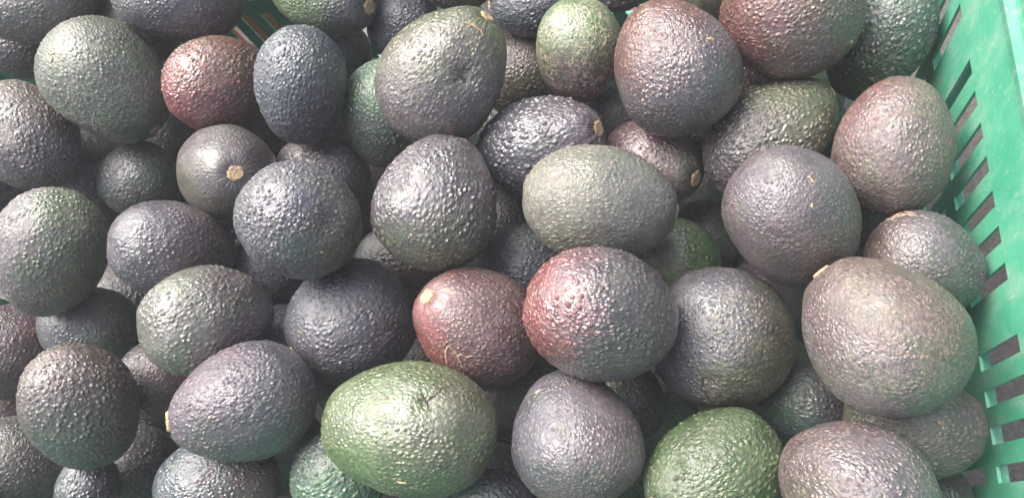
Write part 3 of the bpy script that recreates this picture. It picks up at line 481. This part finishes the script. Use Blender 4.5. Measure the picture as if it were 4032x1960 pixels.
    (64, 'olive avocado in the gap left of the olive brown pebbled one', (0.01333, 0.21709, -0.05383), (0.27916, 0.67589, 0.44627, 0.51584), 0.02112, 0.02239, 0.05, (0.096, 0.1016, 0.0635), (0.059, 0.1038, 0.0422), (-0.0, 0.577, 0.854), 0, 2.2, 0.9, 0.0, 0.1, 0, [], [], ([], []), (-0.0, 0.342, 0.94)),
    (65, 'dark avocado deep in the gap left of the matte dark brown one', (0.00797, 0.16836, -0.08941), (0.31144, 0.6508, 0.48669, 0.49255), 0.02268, 0.02404, 0.05, (0.056, 0.0549, 0.056), (0.064, 0.1021, 0.0819), (-0.0, 0.577, 0.854), 0, 2.2, 1.0, 0.0, 0.1, 0, [], [], ([], []), (-0.0, 0.342, 0.94)),
    (66, 'mauve avocado sliver at top edge, above the net scarred one', (-0.03935, 0.30753, -0.01904), (0.24489, 0.70359, 0.36996, 0.55508), 0.01404, 0.01774, 0.05, (0.0904, 0.0747, 0.0949), (0.1202, 0.1135, 0.1202), (-0.0, 0.42, 0.941), 0, 2.2, 0.9, 0.0, 0.2, 0, [], [], ([], []), (-0.0, 0.174, 0.985)),
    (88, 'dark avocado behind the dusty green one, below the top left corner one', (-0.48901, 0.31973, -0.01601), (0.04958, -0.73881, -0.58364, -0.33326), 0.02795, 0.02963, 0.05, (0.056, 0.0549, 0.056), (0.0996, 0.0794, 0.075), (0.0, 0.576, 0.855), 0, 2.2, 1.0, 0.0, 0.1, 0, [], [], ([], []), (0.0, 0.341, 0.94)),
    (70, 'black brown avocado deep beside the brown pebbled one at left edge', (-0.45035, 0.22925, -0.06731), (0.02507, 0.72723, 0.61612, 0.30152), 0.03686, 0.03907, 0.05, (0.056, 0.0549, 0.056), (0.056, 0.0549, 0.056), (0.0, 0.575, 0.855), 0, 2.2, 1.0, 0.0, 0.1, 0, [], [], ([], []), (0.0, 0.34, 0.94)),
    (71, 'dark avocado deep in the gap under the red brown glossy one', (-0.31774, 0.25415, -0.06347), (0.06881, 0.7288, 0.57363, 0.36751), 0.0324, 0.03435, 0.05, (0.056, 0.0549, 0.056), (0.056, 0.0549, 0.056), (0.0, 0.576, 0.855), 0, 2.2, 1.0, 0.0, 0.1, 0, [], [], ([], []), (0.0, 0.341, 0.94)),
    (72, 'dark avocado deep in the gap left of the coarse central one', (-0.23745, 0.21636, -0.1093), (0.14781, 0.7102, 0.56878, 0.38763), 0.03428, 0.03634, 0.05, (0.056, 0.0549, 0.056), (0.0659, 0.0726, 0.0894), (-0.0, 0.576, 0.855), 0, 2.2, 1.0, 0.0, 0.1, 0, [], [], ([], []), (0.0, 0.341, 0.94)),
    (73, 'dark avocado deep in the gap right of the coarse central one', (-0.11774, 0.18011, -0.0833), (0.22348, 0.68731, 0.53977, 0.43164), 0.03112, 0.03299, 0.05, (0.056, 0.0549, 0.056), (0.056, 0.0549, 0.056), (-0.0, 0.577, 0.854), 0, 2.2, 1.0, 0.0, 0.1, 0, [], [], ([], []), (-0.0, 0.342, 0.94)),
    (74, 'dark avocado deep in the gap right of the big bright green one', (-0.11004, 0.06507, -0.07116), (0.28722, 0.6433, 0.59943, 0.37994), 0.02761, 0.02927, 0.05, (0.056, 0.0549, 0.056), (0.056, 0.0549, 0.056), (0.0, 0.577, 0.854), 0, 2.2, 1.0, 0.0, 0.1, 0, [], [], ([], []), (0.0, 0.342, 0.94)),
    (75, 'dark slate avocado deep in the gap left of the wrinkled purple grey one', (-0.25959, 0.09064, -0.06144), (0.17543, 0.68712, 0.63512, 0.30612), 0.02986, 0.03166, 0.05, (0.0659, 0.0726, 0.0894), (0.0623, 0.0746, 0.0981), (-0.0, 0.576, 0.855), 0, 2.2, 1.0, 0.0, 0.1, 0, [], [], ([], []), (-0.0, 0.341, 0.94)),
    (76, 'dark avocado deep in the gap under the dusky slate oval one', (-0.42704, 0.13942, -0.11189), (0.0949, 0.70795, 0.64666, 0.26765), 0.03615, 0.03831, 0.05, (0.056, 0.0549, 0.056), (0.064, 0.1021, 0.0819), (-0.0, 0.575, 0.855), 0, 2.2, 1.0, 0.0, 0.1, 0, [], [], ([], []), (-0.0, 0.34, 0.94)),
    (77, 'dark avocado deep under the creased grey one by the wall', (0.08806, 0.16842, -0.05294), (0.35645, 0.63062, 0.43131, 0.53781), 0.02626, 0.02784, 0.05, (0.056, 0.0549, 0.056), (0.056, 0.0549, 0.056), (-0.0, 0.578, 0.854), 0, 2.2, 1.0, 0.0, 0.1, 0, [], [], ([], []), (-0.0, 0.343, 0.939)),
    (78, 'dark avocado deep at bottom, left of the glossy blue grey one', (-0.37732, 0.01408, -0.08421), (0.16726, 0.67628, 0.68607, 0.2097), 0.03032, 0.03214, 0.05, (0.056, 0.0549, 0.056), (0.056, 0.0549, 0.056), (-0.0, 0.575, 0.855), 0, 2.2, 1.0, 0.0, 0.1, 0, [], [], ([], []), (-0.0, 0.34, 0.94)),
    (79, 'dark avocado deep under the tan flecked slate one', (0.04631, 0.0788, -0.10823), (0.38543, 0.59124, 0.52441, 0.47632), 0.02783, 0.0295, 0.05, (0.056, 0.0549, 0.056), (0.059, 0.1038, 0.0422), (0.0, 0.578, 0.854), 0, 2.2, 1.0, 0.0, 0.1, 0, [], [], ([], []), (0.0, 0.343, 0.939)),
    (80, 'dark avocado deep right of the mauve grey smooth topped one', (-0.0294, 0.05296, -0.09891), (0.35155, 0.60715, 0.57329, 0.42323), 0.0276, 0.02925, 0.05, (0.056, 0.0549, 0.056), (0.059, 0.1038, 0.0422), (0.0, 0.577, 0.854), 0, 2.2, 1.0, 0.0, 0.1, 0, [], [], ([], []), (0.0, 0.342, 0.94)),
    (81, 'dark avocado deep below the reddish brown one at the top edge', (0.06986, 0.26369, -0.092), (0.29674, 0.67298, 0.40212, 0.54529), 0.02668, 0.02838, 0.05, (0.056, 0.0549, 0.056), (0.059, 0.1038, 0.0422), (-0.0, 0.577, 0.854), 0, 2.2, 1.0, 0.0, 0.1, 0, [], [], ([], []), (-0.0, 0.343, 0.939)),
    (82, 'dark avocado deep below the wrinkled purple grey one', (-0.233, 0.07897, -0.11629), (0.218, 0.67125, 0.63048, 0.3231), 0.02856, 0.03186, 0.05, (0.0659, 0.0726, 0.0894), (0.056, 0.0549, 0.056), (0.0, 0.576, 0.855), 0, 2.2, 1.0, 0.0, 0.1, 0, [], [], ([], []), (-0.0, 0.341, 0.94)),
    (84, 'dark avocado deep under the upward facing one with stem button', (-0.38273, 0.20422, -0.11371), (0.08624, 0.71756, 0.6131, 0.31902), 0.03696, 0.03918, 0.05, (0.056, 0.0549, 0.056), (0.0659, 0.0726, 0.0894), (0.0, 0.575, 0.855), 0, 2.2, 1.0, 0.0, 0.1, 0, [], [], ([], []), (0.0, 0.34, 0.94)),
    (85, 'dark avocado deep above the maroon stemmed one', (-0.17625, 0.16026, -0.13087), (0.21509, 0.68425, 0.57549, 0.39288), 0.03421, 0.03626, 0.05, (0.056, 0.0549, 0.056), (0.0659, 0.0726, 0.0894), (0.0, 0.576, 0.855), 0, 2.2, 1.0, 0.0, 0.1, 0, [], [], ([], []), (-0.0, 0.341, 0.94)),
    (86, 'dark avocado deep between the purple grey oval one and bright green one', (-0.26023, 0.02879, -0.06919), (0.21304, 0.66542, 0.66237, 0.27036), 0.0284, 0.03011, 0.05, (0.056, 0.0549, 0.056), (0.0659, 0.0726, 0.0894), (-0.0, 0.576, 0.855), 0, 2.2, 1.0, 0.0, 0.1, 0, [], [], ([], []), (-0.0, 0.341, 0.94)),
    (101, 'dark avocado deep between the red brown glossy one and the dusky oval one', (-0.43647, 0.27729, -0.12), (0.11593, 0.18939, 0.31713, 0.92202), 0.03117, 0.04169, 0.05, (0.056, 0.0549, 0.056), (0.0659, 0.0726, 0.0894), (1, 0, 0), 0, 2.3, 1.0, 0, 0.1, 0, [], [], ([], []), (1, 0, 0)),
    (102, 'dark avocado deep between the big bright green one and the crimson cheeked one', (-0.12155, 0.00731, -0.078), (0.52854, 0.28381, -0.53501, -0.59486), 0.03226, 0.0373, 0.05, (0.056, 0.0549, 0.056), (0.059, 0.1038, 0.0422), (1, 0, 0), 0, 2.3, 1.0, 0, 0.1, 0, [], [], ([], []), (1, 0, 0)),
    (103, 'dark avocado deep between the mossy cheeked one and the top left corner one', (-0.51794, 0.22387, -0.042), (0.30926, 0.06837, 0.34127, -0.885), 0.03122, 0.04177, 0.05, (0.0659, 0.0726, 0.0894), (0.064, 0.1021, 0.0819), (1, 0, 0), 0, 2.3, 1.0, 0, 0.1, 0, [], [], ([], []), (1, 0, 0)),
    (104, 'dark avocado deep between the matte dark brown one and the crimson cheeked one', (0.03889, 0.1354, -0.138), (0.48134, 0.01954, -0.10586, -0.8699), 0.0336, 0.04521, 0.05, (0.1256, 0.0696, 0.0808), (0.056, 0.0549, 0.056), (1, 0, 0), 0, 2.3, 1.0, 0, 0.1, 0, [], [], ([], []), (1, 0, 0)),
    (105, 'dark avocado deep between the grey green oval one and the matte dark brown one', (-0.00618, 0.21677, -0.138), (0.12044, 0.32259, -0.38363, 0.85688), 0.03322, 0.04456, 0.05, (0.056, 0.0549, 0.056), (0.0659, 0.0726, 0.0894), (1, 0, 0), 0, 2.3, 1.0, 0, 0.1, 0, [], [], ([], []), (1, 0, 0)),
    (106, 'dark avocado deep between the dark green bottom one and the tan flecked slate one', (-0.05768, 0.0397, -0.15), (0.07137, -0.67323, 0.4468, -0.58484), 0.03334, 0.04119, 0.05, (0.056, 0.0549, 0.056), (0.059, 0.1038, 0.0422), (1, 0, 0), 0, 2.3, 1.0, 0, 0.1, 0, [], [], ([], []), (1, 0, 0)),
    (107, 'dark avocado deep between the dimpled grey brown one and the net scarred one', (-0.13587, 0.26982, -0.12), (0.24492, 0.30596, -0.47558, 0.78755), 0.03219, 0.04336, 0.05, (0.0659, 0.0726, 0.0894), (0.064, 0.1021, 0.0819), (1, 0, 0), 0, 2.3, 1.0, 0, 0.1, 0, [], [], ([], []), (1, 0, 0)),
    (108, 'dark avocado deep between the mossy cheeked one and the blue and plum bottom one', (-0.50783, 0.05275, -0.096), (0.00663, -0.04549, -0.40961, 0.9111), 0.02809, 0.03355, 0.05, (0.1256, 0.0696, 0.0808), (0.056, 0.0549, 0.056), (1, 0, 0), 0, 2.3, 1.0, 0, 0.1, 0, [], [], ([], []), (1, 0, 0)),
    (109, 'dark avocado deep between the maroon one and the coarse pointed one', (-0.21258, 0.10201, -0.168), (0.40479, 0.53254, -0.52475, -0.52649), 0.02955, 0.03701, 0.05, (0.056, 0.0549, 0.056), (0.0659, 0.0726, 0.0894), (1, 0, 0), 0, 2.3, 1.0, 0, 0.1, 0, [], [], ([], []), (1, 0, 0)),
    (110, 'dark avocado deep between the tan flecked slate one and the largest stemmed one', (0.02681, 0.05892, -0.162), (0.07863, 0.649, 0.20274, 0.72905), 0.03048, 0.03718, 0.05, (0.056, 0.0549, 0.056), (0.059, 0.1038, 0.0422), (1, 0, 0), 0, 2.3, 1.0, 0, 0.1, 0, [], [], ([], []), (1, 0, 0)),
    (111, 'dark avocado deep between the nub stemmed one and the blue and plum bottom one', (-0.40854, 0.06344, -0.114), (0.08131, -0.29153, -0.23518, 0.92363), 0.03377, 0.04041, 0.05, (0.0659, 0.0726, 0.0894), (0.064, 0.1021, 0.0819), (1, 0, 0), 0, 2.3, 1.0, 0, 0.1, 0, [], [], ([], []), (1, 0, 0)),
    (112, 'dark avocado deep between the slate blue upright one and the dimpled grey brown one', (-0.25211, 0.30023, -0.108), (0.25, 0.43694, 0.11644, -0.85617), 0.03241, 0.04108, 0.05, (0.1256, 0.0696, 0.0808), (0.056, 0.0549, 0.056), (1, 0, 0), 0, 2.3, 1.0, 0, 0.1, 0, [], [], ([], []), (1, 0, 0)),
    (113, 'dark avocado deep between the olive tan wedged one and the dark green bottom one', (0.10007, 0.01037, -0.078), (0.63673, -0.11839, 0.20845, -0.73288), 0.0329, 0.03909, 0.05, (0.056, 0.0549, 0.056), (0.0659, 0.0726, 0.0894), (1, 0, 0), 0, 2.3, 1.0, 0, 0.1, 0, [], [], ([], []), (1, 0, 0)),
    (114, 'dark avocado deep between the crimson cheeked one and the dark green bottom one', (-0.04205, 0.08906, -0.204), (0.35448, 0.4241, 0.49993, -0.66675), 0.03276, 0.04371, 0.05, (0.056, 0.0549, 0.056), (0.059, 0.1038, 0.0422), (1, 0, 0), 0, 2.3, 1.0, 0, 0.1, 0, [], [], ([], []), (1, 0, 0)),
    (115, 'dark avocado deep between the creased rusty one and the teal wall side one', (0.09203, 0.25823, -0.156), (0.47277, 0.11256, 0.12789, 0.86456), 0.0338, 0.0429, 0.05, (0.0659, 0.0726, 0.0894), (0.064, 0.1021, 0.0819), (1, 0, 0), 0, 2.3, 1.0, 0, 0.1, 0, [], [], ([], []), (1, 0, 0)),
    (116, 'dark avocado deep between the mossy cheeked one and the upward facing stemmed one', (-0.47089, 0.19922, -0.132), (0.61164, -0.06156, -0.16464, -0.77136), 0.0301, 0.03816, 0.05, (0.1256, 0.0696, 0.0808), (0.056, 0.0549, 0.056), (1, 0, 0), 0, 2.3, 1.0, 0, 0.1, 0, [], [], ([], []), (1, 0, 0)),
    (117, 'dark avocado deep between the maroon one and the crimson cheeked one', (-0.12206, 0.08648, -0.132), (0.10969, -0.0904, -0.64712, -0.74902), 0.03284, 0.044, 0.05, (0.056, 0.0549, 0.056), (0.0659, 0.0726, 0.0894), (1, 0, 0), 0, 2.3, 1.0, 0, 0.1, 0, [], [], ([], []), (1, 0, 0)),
    (201, 'avocado along the near wall of the crate, below the edge of the picture', (0.05032, -0.02895, -0.08531), (0.24541, 0.17952, 0.09147, -0.94825), 0.02784, 0.03257, 0.05, (0.0659, 0.0726, 0.0894), (0.0863, 0.0751, 0.0886), (1, 0, 0), 0, 2.3, 1.0, 0, 0.2, 0, [], [], ([], []), (1, 0, 0)),  # unseen row of fruit added to block green bounce from the near wall
    (202, 'avocado along the near wall of the crate, below the edge of the picture', (-0.49996, -0.02192, -0.024), (0.27748, -0.22417, 0.42012, 0.83442), 0.02971, 0.03738, 0.05, (0.0996, 0.0794, 0.075), (0.0863, 0.0751, 0.0886), (1, 0, 0), 0, 2.3, 1.0, 0, 0.2, 0, [], [], ([], []), (1, 0, 0)),
    (203, 'avocado along the near wall of the crate, below the edge of the picture', (-0.031, -0.03111, -0.08094), (0.24369, -0.17738, -0.08652, 0.94956), 0.0294, 0.03625, 0.05, (0.0904, 0.0747, 0.0949), (0.0863, 0.0751, 0.0886), (1, 0, 0), 0, 2.3, 1.0, 0, 0.2, 0, [], [], ([], []), (1, 0, 0)),
    (204, 'avocado along the near wall of the crate, below the edge of the picture', (-0.21212, -0.03303, -0.09066), (0.38392, 0.35265, -0.09687, -0.84786), 0.02605, 0.03133, 0.05, (0.096, 0.1016, 0.0635), (0.0863, 0.0751, 0.0886), (1, 0, 0), 0, 2.3, 1.0, 0, 0.2, 0, [], [], ([], []), (1, 0, 0)),
    (205, 'avocado along the near wall of the crate, below the edge of the picture', (-0.17346, -0.03116, -0.04532), (0.37491, 0.08772, 0.14428, -0.91156), 0.02898, 0.03776, 0.05, (0.0659, 0.0726, 0.0894), (0.0863, 0.0751, 0.0886), (1, 0, 0), 0, 2.3, 1.0, 0, 0.2, 0, [], [], ([], []), (1, 0, 0)),
    (206, 'avocado along the near wall of the crate, below the edge of the picture', (-0.06839, -0.02712, -0.01393), (0.31231, 0.56339, 0.13151, -0.7535), 0.02667, 0.03297, 0.05, (0.0996, 0.0794, 0.075), (0.0863, 0.0751, 0.0886), (1, 0, 0), 0, 2.3, 1.0, 0, 0.2, 0, [], [], ([], []), (1, 0, 0)),
    (207, 'avocado along the near wall of the crate, below the edge of the picture', (-0.27369, -0.03299, -0.05877), (0.6213, -0.17133, -0.49427, 0.58338), 0.02764, 0.034, 0.05, (0.0904, 0.0747, 0.0949), (0.0863, 0.0751, 0.0886), (1, 0, 0), 0, 2.3, 1.0, 0, 0.2, 0, [], [], ([], []), (1, 0, 0)),
    (208, 'avocado along the near wall of the crate, below the edge of the picture', (-0.44403, -0.02446, 0.00259), (0.15253, -0.33783, -0.25947, 0.89179), 0.02719, 0.03634, 0.05, (0.096, 0.1016, 0.0635), (0.0863, 0.0751, 0.0886), (1, 0, 0), 0, 2.3, 1.0, 0, 0.2, 0, [], [], ([], []), (1, 0, 0)),
    (209, 'avocado along the near wall of the crate, below the edge of the picture', (0.00417, -0.03128, 0.00938), (0.23488, 0.41241, -0.45857, -0.75131), 0.02675, 0.03317, 0.05, (0.0659, 0.0726, 0.0894), (0.0863, 0.0751, 0.0886), (1, 0, 0), 0, 2.3, 1.0, 0, 0.2, 0, [], [], ([], []), (1, 0, 0)),
    (210, 'avocado along the near wall of the crate, below the edge of the picture', (-0.32429, -0.03478, -0.00856), (0.16879, -0.6611, -0.16495, 0.71221), 0.02609, 0.03053, 0.05, (0.0996, 0.0794, 0.075), (0.0863, 0.0751, 0.0886), (1, 0, 0), 0, 2.3, 1.0, 0, 0.2, 0, [], [], ([], []), (1, 0, 0)),
]

def skin_mesh(i, W, L, k, big, dents):
    rng = np.random.RandomState(1000 + i * 7)
    nr, ns = (112, 184) if big == 2 else ((84, 136) if big == 1 else (48, 80))
    th = np.linspace(0, np.pi, nr + 1)
    ph = np.linspace(0, 2 * np.pi, ns, endpoint=False)
    T, P = np.meshgrid(th[1:-1], ph, indexing='ij')
    d = np.stack([np.sin(T) * np.cos(P), np.sin(T) * np.sin(P), np.cos(T)], -1).reshape(-1, 3)
    d = np.vstack([d, [[0, 0, 1], [0, 0, -1]]])
    prof = 1 - k * d[:, 2]
    p = np.stack([d[:, 0] * prof * W, d[:, 1] * prof * W, d[:, 2] * L], 1)
    # slow lumps and facets
    lump = np.zeros(len(d))
    for _ in range(9):
        a = rng.normal(size=3); a /= np.linalg.norm(a)
        lump += rng.uniform(.2, 1) * np.sin(d @ a * rng.uniform(2.0, 5.5) + rng.uniform(0, 6.3))
    for _ in range(14):
        a = rng.normal(size=3); a /= np.linalg.norm(a)
        lump += 0.16 * np.sin(d @ a * rng.uniform(8, 16) + rng.uniform(0, 6.3))
    # stretched, slightly flattened spots where fruit has pressed on fruit
    for _ in range(5):
        a = rng.normal(size=3); a /= np.linalg.norm(a)
        lump -= 2.2 * np.clip((d @ a - .86) / .14, 0, 1) ** 1.5
    r = 1 + 0.0095 * lump
    p = p * r[:, None]
    # stem end: slight shoulder and pit; blossom end: small navel
    rho = np.hypot(p[:, 0], p[:, 1])
    top = d[:, 2] > 0
    p[:, 2] -= np.where(top, 0.0028 * np.exp(-(rho / 0.0075) ** 2), -0.0007 * np.exp(-(rho / 0.004) ** 2))
    nrm = p / np.linalg.norm(p, axis=1)[:, None]
    for (dx, dy, dz, dep, rad) in dents:
        c = np.array((dx, dy, dz))
        dist = np.linalg.norm(p - c, axis=1)
        ang = np.arctan2((p - c) @ np.array((.3, .9, .2)), (p - c) @ np.array((.9, -.3, .1)))
        w = np.exp(-(dist / (rad * .6)) ** 1.5) * (1 + .28 * np.sin(ang * 7 + i) * np.clip(dist / rad, 0, 1))
        p -= nrm * (dep * w)[:, None]
    v = p
    f = []
    m = nr - 1
    idx = np.arange(m * ns).reshape(m, ns)
    a = idx[:-1]; b_ = idx[1:]
    quads = np.stack([a, b_, np.roll(b_, -1, 1), np.roll(a, -1, 1)], -1).reshape(-1, 4)
    tops = np.stack([np.full(ns, m * ns), idx[0], np.roll(idx[0], -1)], 1)
    bots = np.stack([np.full(ns, m * ns + 1), np.roll(idx[-1], -1), idx[-1]], 1)
    me = bpy.data.meshes.new('skin')
    nq, nt_ = len(quads), 2 * ns
    me.vertices.add(len(v)); me.vertices.foreach_set('co', v.astype(np.float32).ravel())
    loops = np.concatenate([quads.ravel(), tops.ravel(), bots.ravel()]).astype(np.int32)
    me.loops.add(len(loops)); me.loops.foreach_set('vertex_index', loops)
    starts = np.concatenate([np.arange(nq) * 4, nq * 4 + np.arange(nt_) * 3]).astype(np.int32)
    me.polygons.add(nq + nt_); me.polygons.foreach_set('loop_start', starts)
    me.polygons.foreach_set('use_smooth', np.ones(nq + nt_, dtype=bool))
    me.update(calc_edges=True)
    me.validate()
    return me, v

def stem_mesh(i, nub):
    rng = random.Random(i)
    v, f = [], []
    R = (0.0044 if not nub else 0.0048) * rng.uniform(.88, 1.1)
    hgt = 0.0019 if not nub else 0.0032
    prof = [(0.86, -0.005), (1.0, -0.0015), (1.08, 0.0004), (1.05, hgt * .55), (0.93, hgt), (0.68, hgt * 1.04), (0.45, hgt * .86), (0.2, hgt * .95)]
    S = 22
    wob = [rng.uniform(.90, 1.10) for _ in range(S)]
    for (r, z) in prof:
        for s in range(S):
            a = 2 * math.pi * s / S
            q = R * r * (wob[s] if r > .5 else 1) * (1 + rng.uniform(-.04, .04))
            v.append((q * math.cos(a), q * math.sin(a), z + rng.uniform(-.00022, .00022)))
    for j in range(len(prof) - 1):
        for s in range(S):
            f.append((j * S + s, j * S + (s + 1) % S, (j + 1) * S + (s + 1) % S, (j + 1) * S + s))
    v.append((0, 0, hgt * .9)); c = len(v) - 1
    j = len(prof) - 1
    for s in range(S): f.append((j * S + s, j * S + (s + 1) % S, c))
    return mesh_np('stem', v, f)

def patch_mesh(i, c, n, verts, ra, rb, ang, tdir):
    """little raised scab hugging the skin"""
    rng = random.Random(i * 31 + int(abs(c[0]) * 1e5))
    n = Vector(n).normalized(); t = Vector(tdir); t = (t - n * t.dot(n)).normalized(); u = n.cross(t)
    K, S = 4, 18
    wob = [rng.uniform(.7, 1.2) for _ in range(S)]
    v, f = [], []
    arr = verts
    for j in range(K + 1):
        rr = 1 - j / (K + .6)
        for s in range(S):
            a = 2 * math.pi * s / S
            x = math.cos(a) * ra * rr * wob[s]; y = math.sin(a) * rb * rr * wob[s]
            q = Vector(c) + t * x + u * y
            qa = np.array(q)
            # drop to the local skin height along n
            dd = np.linalg.norm(arr - qa, axis=1)
            near = arr[np.argsort(dd)[:4]]
            hgt = float(np.mean((near - qa) @ np.array(n)))
            z = hgt - 0.0004 + 0.0011 * (1 - rr ** 2) ** .6 + rng.uniform(-.0001, .0001)
            v.append(tuple(q + n * z))
    for j in range(K):
        for s in range(S):
            f.append((j * S + s, j * S + (s + 1) % S, (j + 1) * S + (s + 1) % S, (j + 1) * S + s))
    f.append(tuple(K * S + s for s in range(S)))
    return mesh_np('scab', v, f)

def scar_mesh(lines, verts, rad=0.00028):
    v, f = [], []
    S = 6
    rng = random.Random(len(lines))
    for line in lines:
        pts = []
        for a, b_ in zip(line[:-1], line[1:]):
            for q in range(5):
                t = q / 5
                pts.append([a[k] + (b_[k] - a[k]) * t + rng.uniform(-.0005, .0005) for k in range(3)])
        pts.append(list(line[-1]))
        fixed = []
        for q in pts:
            qa = np.array(q); nrm = qa / np.linalg.norm(qa)
            dd = np.linalg.norm(verts - qa, axis=1)
            near = verts[np.argsort(dd)[:4]]
            fixed.append(qa + nrm * float(np.mean((near - qa) @ nrm)) + nrm * .0001)
        base = len(v)
        m = len(fixed)
        for k, q in enumerate(fixed):
            tan = fixed[min(k + 1, m - 1)] - fixed[max(k - 1, 0)]
            tan = tan / (np.linalg.norm(tan) + 1e-9)
            nrm = q / np.linalg.norm(q); side = np.cross(tan, nrm)
            w = rad * rng.uniform(.45, 1.9) * (0.35 if k in (0, m - 1) else 1)
            for s in range(S):
                a = 2 * math.pi * s / S
                v.append(tuple(q + side * math.cos(a) * w * 1.5 + nrm * math.sin(a) * w * .75))
        for k in range(m - 1):
            for s in range(S):
                f.append((base + k * S + s, base + k * S + (s + 1) % S, base + (k + 1) * S + (s + 1) % S, base + (k + 1) * S + s))
    return mesh_np('scar', v, f)

for row in AVOCADOS:
    (i, label, loc, quat, W, L, k, cm, co, zd, zb, peb, ph_, net, spk, big, dents, scabs, scars, tdir) = row
    rng = random.Random(i * 13 + 5)
    root = empty('avocado', loc, label, 'avocado', 'avocados heaped in the green crate')
    root.rotation_mode = 'QUATERNION'
    root.rotation_quaternion = quat
    me, verts = skin_mesh(i, W, L, k, big, dents)
    o = link('skin', me, SKIN, root)
    o['seed'] = rng.uniform(0.2, 9.0)
    o['pebble_scale'] = 1000.0 / (peb * 1.02)
    o['pebble_height'] = float(ph_)
    o['patch_min'] = {28: .35, 26: .45, 22: .3, 33: .3, 25: .5, 15: .3, 12: .4, 46: .4}.get(i, rng.uniform(.3, .8))
    o['stem_z'] = L
    o['zone_dir'] = [float(x) / W for x in zd]
    o['zone_bias'] = float(zb)
    o['netting'] = float(net)
    o['specks'] = float(spk)
    o['gloss_rough'] = {16: .29, 34: .29, 5: .29, 53: .28, 39: .31, 43: .30, 23: .30}.get(i, rng.uniform(.36, .47))
    jit = [rng.uniform(.92, 1.08) for _ in range(3)]
    o['skin_main'] = [cm[q] * jit[q] * 1.0 for q in range(3)] + [1.0]
    o['skin_other'] = [co[q] * jit[q] * 1.0 for q in range(3)] + [1.0]
    if big and i not in (29, 33, 17, 54, 47, 22):
        nub = i in (28, 52)
        st = link('stem', stem_mesh(i, nub), CORK, root, smooth=True)
        ztop = float(verts[-2][2])
        st.location = (0, 0, ztop - 0.0002)
        st.rotation_euler = (rng.uniform(-.12, .12), rng.uniform(-.12, .12), rng.uniform(0, 6))
    for (c, n, ra, rb) in scabs:
        link('scab', patch_mesh(i, c, n, verts, ra, rb, 0, tdir), SCAB_M, root, smooth=True)
    if scars[0]:
        link('scar', scar_mesh(scars[0], verts), SCAB_M, root, smooth=True)
    if scars[1]:
        link('crease', scar_mesh(scars[1], verts, 0.00028), BRUISE, root, smooth=True)
